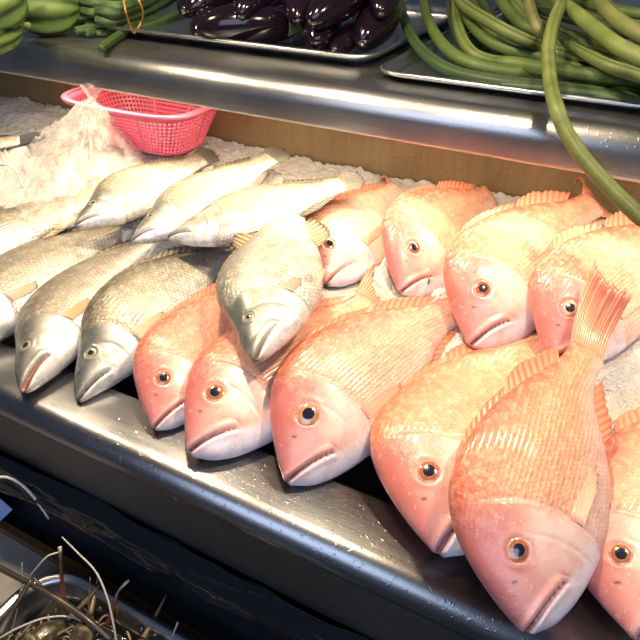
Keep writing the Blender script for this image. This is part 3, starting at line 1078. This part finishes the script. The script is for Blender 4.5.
# bundle of green pods held by a rubber band
pods = [
    ((103, 47), (125, 33), (165, 20), (205, 2), .010, .0),
    ((88, 33), (105, 30), (150, 22), (210, -8), .010, .0),
    ((78, 30), (100, 27), (140, 16), (205, -16), .011, .004),
    ((66, 22), (90, 22), (130, 14), (190, -14), .012, .006),
    ((98, 33), (112, 32), (150, 25), (200, 4), .008, .0),
    ((64, 15), (85, 17), (125, 10), (185, -20), .012, .022),
    ((98, 20), (115, 20), (150, 8), (200, -18), .014, .020),
    ((76, 8), (98, 13), (135, 3), (180, -25), .011, .034),
    ((97, 11), (118, 12), (150, 0), (190, -26), .013, .036),
    ((60, 7), (82, 5), (120, -4), (170, -30), .010, .040),
    ((78, 0), (100, 3), (130, -5), (175, -34), .012, .050),
    ((70, -8), (95, -6), (125, -14), (170, -40), .012, .054),
    ((84, 22), (104, 25), (140, 12), (200, -12), .011, .010),
    ((100, 4), (122, 6), (150, -6), (190, -32), .012, .046),
    ((112, 27), (128, 27), (160, 14), (205, -8), .009, .006),
]
podlab = ['lowest green pod of the bundle, its tip sticking out over the shelf front', 'green pod low in the bundle with its blunt tip among the row of tips',
          'green pod in the row of blunt tips at the left of the bundle', 'green pod at the lower left of the bundle with its tip nearest the gourd',
          'thin green pod low in the bundle beside the steel tray rim', 'green pod midway up the left end of the bundle',
          'thick pale green pod across the middle of the bundle under the rubber band', 'green pod above the thick pale one with a yellowish tip',
          'broad green pod near the top of the bundle under the rubber band', 'thin green pod at the upper left of the bundle beside the gourd',
          'green pod along the top of the bundle at the photo edge', 'uppermost green pod of the bundle, mostly beyond the photo edge',
          'green pod just above the row of blunt tips', 'green pod on top of the bundle crossed by the rubber band high up', 'thin green pod in the bundle just above the tray rim end']
for (a_, b_, c_, d_, r_, dz), lab in zip(pods, podlab):
    r_ *= .80
    pts = [at(a_[0], a_[1], ST + r_ + dz + .002), at(b_[0], b_[1], ST + r_ + dz), at(c_[0], c_[1], ST + r_ + dz), at(d_[0], d_[1], ST + r_ + dz + .004)]
    pts = short_ends(pts, .20)
    e0 = pts[0] + (pts[0] - pts[1]) / np.linalg.norm(pts[0] - pts[1]) * r_ * .5
    V, F = tube([e0] + pts, [r_ * .25, r_ * .8, r_, r_ * 1.05, r_ * .7], 15, 9, ridges=5, ridge=.10)
    sh = random.uniform(.75, 1.2)
    C = []
    for i, p in enumerate(V):
        k = i // 15 / (len(V) / 15)
        cc = np.array((.040, .075, .022)) * sh * (1 + .35 * math.cos(2 * math.pi * 5 * (i % 15) / 15)) * (1 + .4 * noise.noise(tuple(np.array(p) * 45)))
        tipf = max(0, 1 - k * 9)
        C.append(np.clip(cc * (1 - tipf) + np.array((.17, .22, .12)) * tipf, 0, 1))
    o = mesh('green_pod', V, F, M['veg'], None, np.array(C))
    tag(o, lab, 'pod', 'green pods of the tied bundle')
bnd = [at(x, y, z) for x, y, z in ((121, -12, .43), (124, 2, .425), (127, 16, .405), (134, 33, .362), (141, 22, .375), (143, 12, .40), (138, -2, .425), (133, -12, .43))]
o = Geo().add(*tube(bnd, [.0016] * 8, 8, 8)).build('rubber_band', M['band'])
tag(o, 'thin brown rubber band around the bundle of green pods', 'rubber band')


def steel_tray(name, x0, x1, y0, y1, z0, h, label, rad=.045):
    root = thing(name, ((x0 + x1) / 2, (y0 + y1) / 2, z0), label, 'tray', None)

    def ring(ins, z, n=14, r=rad):
        pts = []
        for cx, cy, s in ((x1 - r, y1 - r, 0), (x0 + r, y1 - r, 90), (x0 + r, y0 + r, 180), (x1 - r, y0 + r, 270)):
            for i in range(n + 1):
                a = math.radians(s + 90 * i / n)
                pts.append((cx + (r - ins) * math.cos(a), cy + (r - ins) * math.sin(a), z))
        return pts
    prof = [(.0, z0 + h - .006), (-.002, z0 + h - .002), (.001, z0 + h), (.006, z0 + h), (.011, z0 + h - .003), (.013, z0 + h - .008), (.018, z0 + .010), (.026, z0 + .002)]
    V = []
    for ins, z in prof:
        V += ring(ins, z)
    n = len(V) // len(prof)
    F = grid_faces(len(prof), n, True)
    k = (len(prof) - 1) * n
    side = mesh('tray_wall', V, F, M['steel_tray'], root)
    solidify(side, .0012)
    V = ring(.026, z0 + .002)
    o = mesh('tray_bottom', V, [tuple(range(len(V)))], M['steel_tray'], root, smooth=False)
    solidify(o, .0012)
    return root


steel_tray('tray', -1.02, -0.437, 0.972, 1.50, ST, .022, 'shallow steel tray full of dark purple eggplants on the shelf')
steel_tray('tray', -0.412, 0.45, 0.930, 1.66, ST, .015, 'shallow steel tray full of long green beans on the shelf')


def eggplant(px, py, z, r, ln, d, label):
    py, z, r = py - 5, z - .004, r * .97
    c = at(px, py, z)
    d = np.array(d, float)
    d /= np.linalg.norm(d)
    root = thing('eggplant', (c[0], c[1], z - r), label, 'eggplant', 'purple eggplants in the steel tray')
    ts = np.linspace(0, 1, 16)
    pts = [c + d * ln * (.5 - t) + np.array([0, 0, .006 * math.sin(3 * t)]) for t in ts]
    rad = [r * max(.06, (math.sin(math.pi * min(.98, t * .92 + .02)) ** .55) * (1 - .22 * t)) for t in ts]
    V, F = tube(pts, rad, 28, 3)
    mesh('fruit', V, F, M['eggplant'], root)
    tail = pts[-1]
    V, F = tube([tail + d * .010, tail - d * .010, tail - d * .03], [r * .5, r * .32, r * .16], 12, 5)
    mesh('calyx', V, F, M['calyx'], root)
    s = c + d * (ln * .5 - r * .02)
    V, F = tube([s - d * .003, s + d * .001], [.0045, .003], 10, 3)
    mesh('blossom_scar', V, F, M['calyx'], root)
    return root


EG = [
    (212, 30, .378, .034, .14, (.2, -.9, -.05), 'eggplant at the front left corner of its tray beside the green pods'),
    (246, 32, .386, .040, .17, (-.75, -.6, .0), 'fat eggplant lying sideways at the front of the tray, second from the left'),
    (286, 30, .380, .033, .17, (-.15, -1, -.1), 'slim eggplant with its round tip pointing at the front rim, third along the front'),
    (322, 36, .384, .040, .16, (.35, -.9, -.05), 'fat eggplant in the middle of the front rim of the tray'),
    (350, 43, .374, .026, .16, (.1, -1, -.1), 'smallest eggplant at the front rim between two fat ones'),
    (377, 30, .392, .041, .16, (.05, -1, -.2), 'shiny eggplant at the right front corner of its tray'),
    (258, 2, .43, .034, .15, (.1, -1, -.3), 'upper eggplant lying on the front ones, left of the middle'),
    (222, 2, .42, .036, .16, (-.3, -.9, -.2), 'upper eggplant at the left end of the pile'),
    (300, 8, .425, .034, .15, (.4, -.8, -.2), 'upper eggplant near the middle of the pile'),
    (340, 10, .43, .036, .16, (-.2, -1, -.2), 'upper eggplant behind the smallest one'),
    (385, 2, .435, .034, .15, (.3, -.9, -.2), 'upper eggplant at the right end of the pile beside the bean tray'),
    (268, 12, .385, .036, .16, (.1, -1, -.1), 'eggplant in shadow behind the sideways one, low in the pile'),
    (305, 14, .380, .034, .15, (-.2, -1, -.1), 'eggplant low in the pile behind the slim one'),
    (360, 14, .380, .036, .15, (.2, -1, -.1), 'eggplant low in the pile behind the shiny one at the right'),
    (230, 14, .376, .034, .15, (.1, -1, -.1), 'eggplant low in the pile behind the front left one'),
    (195, 10, .385, .032, .15, (.3, -.9, 0), 'eggplant farthest left, half hidden behind the green pods'),
]
for e in EG:
    eggplant(*e)


def bean(pts, r, label, col=(.15, .24, .055), name='long_bean', seed=0):
    P = [at(x, y, z) if len(q) == 3 else at_depth(x, y, q[3]) for q in pts for x, y, z in (q[:3],)]
    P = short_ends(P, .22)
    rad = [r * .55] + [r] * (len(P) - 2) + [r * .6]
    sides = 24
    th = np.linspace(0, 2 * math.pi, sides, endpoint=False)
    t0 = 4.6 + .9 * math.sin(seed * 2.3)
    dth = np.abs((th - t0 + math.pi) % (2 * math.pi) - math.pi)
    V, F = tube(P, np.array(rad) * .80, sides, 26, rr=1 - .17 * np.exp(-(dth / .22) ** 2) + .04 * np.cos(2 * (th - t0)))
    C = []
    for i, p in enumerate(V):
        k = i % sides
        n_ = noise.noise((i // sides * .95, k * .12, seed))
        m_ = noise.noise((i // sides * .07, seed, 2))
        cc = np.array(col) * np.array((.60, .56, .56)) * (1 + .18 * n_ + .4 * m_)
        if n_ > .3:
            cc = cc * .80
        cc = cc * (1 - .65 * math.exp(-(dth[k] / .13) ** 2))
        C.append(np.clip(cc, 0, 1))
    o = mesh(name, V, F, M['veg'], None, np.array(C))
    tag(o, label, 'bean', 'long green beans in the tray')
    return o


H = ST
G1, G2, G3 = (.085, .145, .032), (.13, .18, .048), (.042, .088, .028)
BEANS = [
    (((600, -60, H + .115), (575, -22, H + .108), (556, 16, H + .090), (549, 45, H + .066), (549, 66, H + .046), (551, 86, H + .032), (556, 106, 0, .842), (566, 132, 0, .822), (585, 160, 0, .803), (612, 190, 0, .787), (640, 217, 0, .775), (648, 225, 0, .772)), .0120, 'long bean hanging over the shelf front down towards the fish', (.17, .22, .062)),
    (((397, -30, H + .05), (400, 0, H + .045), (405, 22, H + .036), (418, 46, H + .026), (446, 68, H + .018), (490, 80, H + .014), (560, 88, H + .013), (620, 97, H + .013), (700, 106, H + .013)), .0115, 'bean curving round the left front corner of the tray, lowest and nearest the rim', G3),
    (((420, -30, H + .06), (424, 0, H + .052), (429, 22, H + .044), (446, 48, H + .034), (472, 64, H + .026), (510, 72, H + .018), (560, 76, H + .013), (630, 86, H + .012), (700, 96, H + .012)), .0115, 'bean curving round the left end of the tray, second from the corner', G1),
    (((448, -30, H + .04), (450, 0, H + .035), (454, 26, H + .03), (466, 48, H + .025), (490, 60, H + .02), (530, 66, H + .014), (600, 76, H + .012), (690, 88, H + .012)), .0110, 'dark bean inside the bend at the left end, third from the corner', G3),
    (((455, -25, H + .062), (456, 5, H + .058), (458, 25, H + .052), (468, 48, H + .042), (488, 60, H + .03), (530, 64, H + .018), (600, 70, H + .012)), .0110, 'bright bean hanging straight down into the bend at the left end', (.15, .21, .05)),
    (((476, -30, H + .05), (482, 0, H + .05), (498, 30, H + .04), (512, 50, H + .03), (545, 58, H + .022), (620, 66, H + .014)), .0110, 'bean behind the bright one, going down past its right side', G3),
    (((440, -35, H + .088), (462, 3, H + .080), (490, 22, H + .072), (520, 38, H + .060), (545, 48, H + .046), (600, 66, H + .034), (690, 88, H + .024)), .0120, 'thick bean slanting from the left top towards the right over the others', G2),
    (((450, -30, H + .06), (462, 10, H + .06), (480, 34, H + .05), (506, 49, H + .04), (545, 58, H + .034), (600, 74, H + .030), (690, 96, H + .024)), .0105, 'slanting bean just under the thick one', G1),
    (((486, -28, H + .07), (500, 0, H + .07), (520, 22, H + .062), (548, 36, H + .05), (590, 56, H + .046), (690, 84, H + .036)), .0110, 'bean slanting down to the right from the top middle', G1),
    (((500, -30, H + .08), (514, 0, H + .078), (530, 18, H + .07), (552, 30, H + .054), (600, 48, H + .046), (690, 76, H + .04)), .0110, 'bean beside the hanging bean, on its left at the top', G2),
    (((520, -40, H + .085), (528, 0, H + .085), (535, 22, H + .075), (546, 42, H + .05), (565, 58, H + .035), (620, 74, H + .026)), .0105, 'pale bean close against the left side of the hanging bean', (.18, .21, .07)),
    (((470, 61, H + .030), (510, 63, H + .026), (560, 71, H + .030), (600, 76, H + .034), (650, 81, H + .036), (710, 86, H + .036)), .0120, 'bean crossing behind the hanging bean near the front rim', G1),
    (((500, -40, H + .020), (510, 10, H + .024), (520, 40, H + .022), (560, 56, H + .018), (640, 66, H + .014)), .0115, 'bean deep behind the left bend, bending to the right', G2),
    (((540, -20, H + .092), (562, 4, H + .092), (577, 14, H + .090), (594, 28, H + .084), (618, 46, H + .076), (645, 60, H + .068), (700, 90, H + .05)), .0130, 'thickest bright bean on top at the right of the hanging bean', (.16, .22, .055)),
    (((590, -34, H + .112), (602, 2, H + .108), (616, 18, H + .100), (640, 34, H + .092), (700, 66, H + .07)), .0125, 'pale bean on top at the upper right corner', (.16, .20, .06)),
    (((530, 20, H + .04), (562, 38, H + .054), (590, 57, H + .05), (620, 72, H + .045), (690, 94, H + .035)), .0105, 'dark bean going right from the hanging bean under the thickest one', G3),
    (((530, -12, H + .075), (590, 4, H + .074), (630, 12, H + .072), (700, 22, H + .066)), .0115, 'bean lying level along the top right of the tray', G1),
    (((530, 8, H + .060), (600, 26, H + .060), (640, 34, H + .056), (700, 44, H + .05)), .0115, 'dark bean lying level behind the thickest bright one', G3),
    (((555, 36, H + .05), (600, 62, H + .06), (640, 76, H + .052), (700, 96, H + .04)), .0100, 'thin bean under the thickest bright one at the right edge', G2),
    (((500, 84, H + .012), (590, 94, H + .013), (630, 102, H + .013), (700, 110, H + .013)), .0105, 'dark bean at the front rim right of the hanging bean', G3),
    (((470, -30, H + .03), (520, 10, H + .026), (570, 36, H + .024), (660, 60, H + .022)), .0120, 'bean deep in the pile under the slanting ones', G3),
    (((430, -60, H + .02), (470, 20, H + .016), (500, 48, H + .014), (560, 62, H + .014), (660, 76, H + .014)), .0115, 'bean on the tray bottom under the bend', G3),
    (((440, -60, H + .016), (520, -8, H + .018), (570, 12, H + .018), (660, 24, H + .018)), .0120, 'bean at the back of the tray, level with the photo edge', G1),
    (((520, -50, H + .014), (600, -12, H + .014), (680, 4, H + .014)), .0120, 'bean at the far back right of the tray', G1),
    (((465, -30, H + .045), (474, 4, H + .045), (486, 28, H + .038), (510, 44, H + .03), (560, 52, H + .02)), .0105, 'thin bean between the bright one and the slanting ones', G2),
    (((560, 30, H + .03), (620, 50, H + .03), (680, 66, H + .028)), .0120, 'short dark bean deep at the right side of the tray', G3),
]
for i, (pts, r, lab, col) in enumerate(BEANS):
    bean(pts, r, lab, col, seed=i * 3.7)

# ---------------------------------------------------------------- lower table, prawn basin, card
tb = thing('side_table', (-0.8, 0.12, -0.33), 'low worn table below the counter front, under the prawn basin', 'table')
mesh('table_board', *box(-1.5, -0.15, -0.2, 0.350, -0.335, -0.318), M['board'], tb, smooth=False)
mesh('edge_strip', *box(-1.5, -0.15, 0.350, 0.362, -0.335, -0.300), M['brass'], tb, smooth=False)
for lx in (-1.4, -0.22):
    for ly in (-0.15, 0.30):
        mesh('leg', *box(lx - .02, lx + .02, ly - .02, ly + .02, -0.9, -0.335), M['steel_dark'], tb, smooth=False)

steel_tray('basin', -0.655, -0.16, -0.06, 0.335, -0.317, .052, 'steel basin of prawns with a rounded corner on the low table at the bottom left', .075)['category'] = 'basin'
wtr = mesh('murky_water', *box(-0.625, -0.19, -0.03, 0.305, -0.3135, -0.300), M['water'], smooth=False)
bevel(wtr, .02, 3)
tag(wtr, 'dark murky water in the prawn basin', 'water')

BR, RD, PALE, OLV = (.045, .028, .018), (.12, .02, .012), (.50, .46, .38), (.05, .042, .022)


def colored_tube(name, pts, rad, cols, parent, sides=8, sub=6):
    P = [at(*p) for p in pts]
    V, F = tube(P, rad, sides, sub)
    k = np.linspace(0, len(cols) - 1, len(V))
    k = np.minimum(np.arange(len(V)) // sides / max(1, len(V) / sides - 1), 1) * (len(cols) - 1)
    i = np.clip(k.astype(int), 0, len(cols) - 2)
    cc = np.array(cols, float)
    C = cc[i] + (cc[i + 1] - cc[i]) * (k - i)[:, None]
    return mesh(name, V, F, M['prawn'], parent, np.clip(C, 0, 1))


def prawn(px, py, d, ln, r, label, seed):
    c = at(px, py, -.285)
    root = thing('prawn', (c[0], c[1], -.30), label, 'prawn', 'prawns in the steel basin')
    d = np.array(d, float)
    d /= np.linalg.norm(d)
    s = np.cross([0, 0, 1.0], d)
    V, C = [], []
    nr_, nn = 46, 22
    for i in range(nr_):
        t = i / (nr_ - 1)
        rr = r * (.12 + .95 * sstep(0, .3, np.array(t)) * (1 - .75 * sstep(.45, 1.0, np.array(t))))
        seg = .10 * max(0, math.sin(t * 44)) if t > .42 else 0
        rr = float(rr) * (1 + seg)
        ctr = c + d * ln * (.5 - t) + np.array([0, 0, .012 * math.sin(math.pi * t) - .016 * max(0, t - .6)])
        for k in range(nn):
            a = 2 * math.pi * k / nn
            V.append(ctr + rr * (s * math.cos(a) + np.array([0, 0, 1.0]) * math.sin(a) * 1.1))
            n_ = noise.noise((t * 14, math.cos(a) * 2 + seed, math.sin(a) * 2))
            col = np.array(OLV) * (1 + .6 * n_)
            if n_ > .28:
                col = np.array((.17, .145, .09))
            if n_ < -.32:
                col = np.array(BR)
            C.append(np.clip(col, 0, 1))
    mesh('body', V, grid_faces(nr_, nn, True), M['prawn'], root, np.array(C))
    tip = c + d * ln * .5
    V, F = tube([tip - d * .01 + np.array([0, 0, r * .5]), tip + d * .02 + np.array([0, 0, r * .9]), tip + d * .05 + np.array([0, 0, r * 1.5])], [.004, .003, .0008], 8, 5)
    mesh('rostrum', V, F, M['prawn'], root, np.tile((.20, .13, .07), (len(V), 1)))
    for q in (-1, 1):
        e = tip - d * .004 + s * q * r * .45 + np.array([0, 0, r * .55])
        V, F = tube([e, e + s * q * .004 + d * .003, e + s * q * .008 + d * .004], [.002, .0035, .003], 8, 4)
        mesh('eye', V, F, M['eye'], root, np.tile((.01, .01, .01), (len(V), 1)))
    for q in (-1, 1):
        for j in range(4):
            b0 = c + d * ln * (.32 - .09 * j) + s * q * r * .6
            b1 = b0 + s * q * .014 + np.array([0, 0, .012]) + d * .01
            b2 = b0 + s * q * .024 + d * .014 + np.array([0, 0, -.008])
            V, F = tube([b0, b1, b2], [.0018, .0016, .0008], 6, 4)
            mesh('leg', V, F, M['prawn'], root, np.tile((.30, .20, .12), (len(V), 1)))
    V = []
    te = c - d * ln * .5
    for i in range(5):
        for j in range(9):
            f = (j - 4) / 4
            V.append(te - d * .03 * (i / 4) * (1 - .25 * f * f) + s * f * (.006 + .016 * i / 4) + np.array([0, 0, -.002 + .002 * math.cos(j * 3)]))
    solidify(mesh('tail_fan', V, grid_faces(5, 9), M['prawn'], root, np.tile((.10, .075, .05), (len(V), 1))), .001)
    return root


p1 = prawn(34, 652, (.2, 1, .0), .13, .017, 'olive prawn with pale spots nearest the rounded corner of the basin', 1)
p2 = prawn(80, 656, (-.5, .9, .0), .13, .016, 'mottled prawn under the long brown claw in the basin', 5)
p3 = prawn(120, 678, (-.1, 1, 0), .13, .016, 'prawn with a dark red upright leg, farthest right in the basin', 9)
p4 = prawn(-10, 664, (.6, .7, 0), .13, .016, 'prawn at the bottom left corner of the photo in the basin', 13)
# claws, upright legs and feelers, each on its prawn
colored_tube('claw', [(-26, 553, -.235), (0, 568, -.238), (30, 584, -.24), (62, 602, -.245), (90, 622, -.255), (112, 641, -.27)], [.0038, .0046, .0042, .005, .0048, .0035], [(.03,.018,.012), (.05, .034, .025), (.03,.018,.012), (.07, .05, .036), (.03,.018,.012), (.03, .018, .012)], p2, 10)
colored_tube('claw', [(0, 634, -.265), (12, 612, -.25), (33, 577, -.235)], [.0045, .004, .003], [(.16, .12, .1), BR, BR], p4)
colored_tube('claw_tip', [(33, 577, -.235), (44, 589, -.245), (57, 601, -.26)], [.003, .002, .0014], [BR, BR, BR], p4)
colored_tube('upright_leg', [(60, 547, -.18), (60.5, 556, -.185), (61.5, 575, -.21), (63, 600, -.25)], [.0030, .0026, .0026, .0042], [(.55, .52, .46), BR, BR, RD, (.3, .05, .03)], p1)
colored_tube('feeler', [(60, 552, -.183), (48, 556, -.185), (38, 566, -.20), (30, 576, -.22)], [.0014, .0014, .0012, .0008], [PALE, PALE, PALE], p1, 6)
colored_tube('feeler', [(62, 537, -.17), (78, 553, -.175), (96, 572, -.19), (107, 597, -.215), (113, 622, -.245), (117, 645, -.275)], [.0011, .0013, .0014, .0015, .0016, .0017], [PALE, (.55, .52, .45), PALE], p3, 6)
colored_tube('upright_leg', [(129, 580, -.215), (118, 592, -.225), (114, 606, -.24), (107, 626, -.265)], [.0022, .0022, .0032, .0042], [PALE, BR, BR, RD, RD], p3)
colored_tube('feeler', [(90, 577, -.21), (89, 600, -.235), (86, 640, -.28)], [.0009, .0009, .0011], [(.10, .08, .06), (.10, .08, .06)], p2, 6)
colored_tube('feeler', [(-5, 641, -.27), (18, 628, -.258), (45, 618, -.255), (72, 617, -.262), (90, 628, -.275)], [.0012, .0015, .0015, .0014, .001], [PALE, PALE, (.4, .36, .3)], p4, 6)
colored_tube('feeler', [(178, 622, -.25), (174, 632, -.262), (168, 648, -.28)], [.0016, .0014, .0014], [PALE, (.3, .26, .2)], p3, 6)
colored_tube('feeler', [(22, 562, -.22), (21, 590, -.25), (10, 640, -.285)], [.0008, .001, .0012], [(.25, .22, .18), (.2, .17, .14)], p4, 6)
fp = thing('prawn', (*at(-60, 520, -.28)[:2], -.30), 'pale feeler of a prawn arching in from the left edge against the black sheet', 'prawn')
colored_tube('feeler', [(-60, 520, -.27), (-28, 486, -.16), (0, 477, -.135), (18, 482, -.14), (34, 497, -.155), (49, 519, -.18)], [.0022, .0022, .0022, .0022, .0024, .0016], [PALE, (.62, .58, .5), (.72, .68, .6), (.45, .42, .36)], fp, 8)

cd = [at_depth(x, y, .352) for x, y in ((-22, 480), (12, 510), (-6, 527), (-40, 506))]
nrm = np.cross(cd[1] - cd[0], cd[2] - cd[0])
nrm = nrm / np.linalg.norm(nrm) * .0012
o = mesh('paper_card', list(np.vstack([cd, [c + nrm for c in cd]])), [(0, 1, 2, 3), (7, 6, 5, 4), (0, 4, 5, 1), (1, 5, 6, 2), (2, 6, 7, 3), (3, 7, 4, 0)], M['paper'], smooth=False)
tag(o, 'corner of a pale blue card at the left edge in front of the black sheet', 'card')
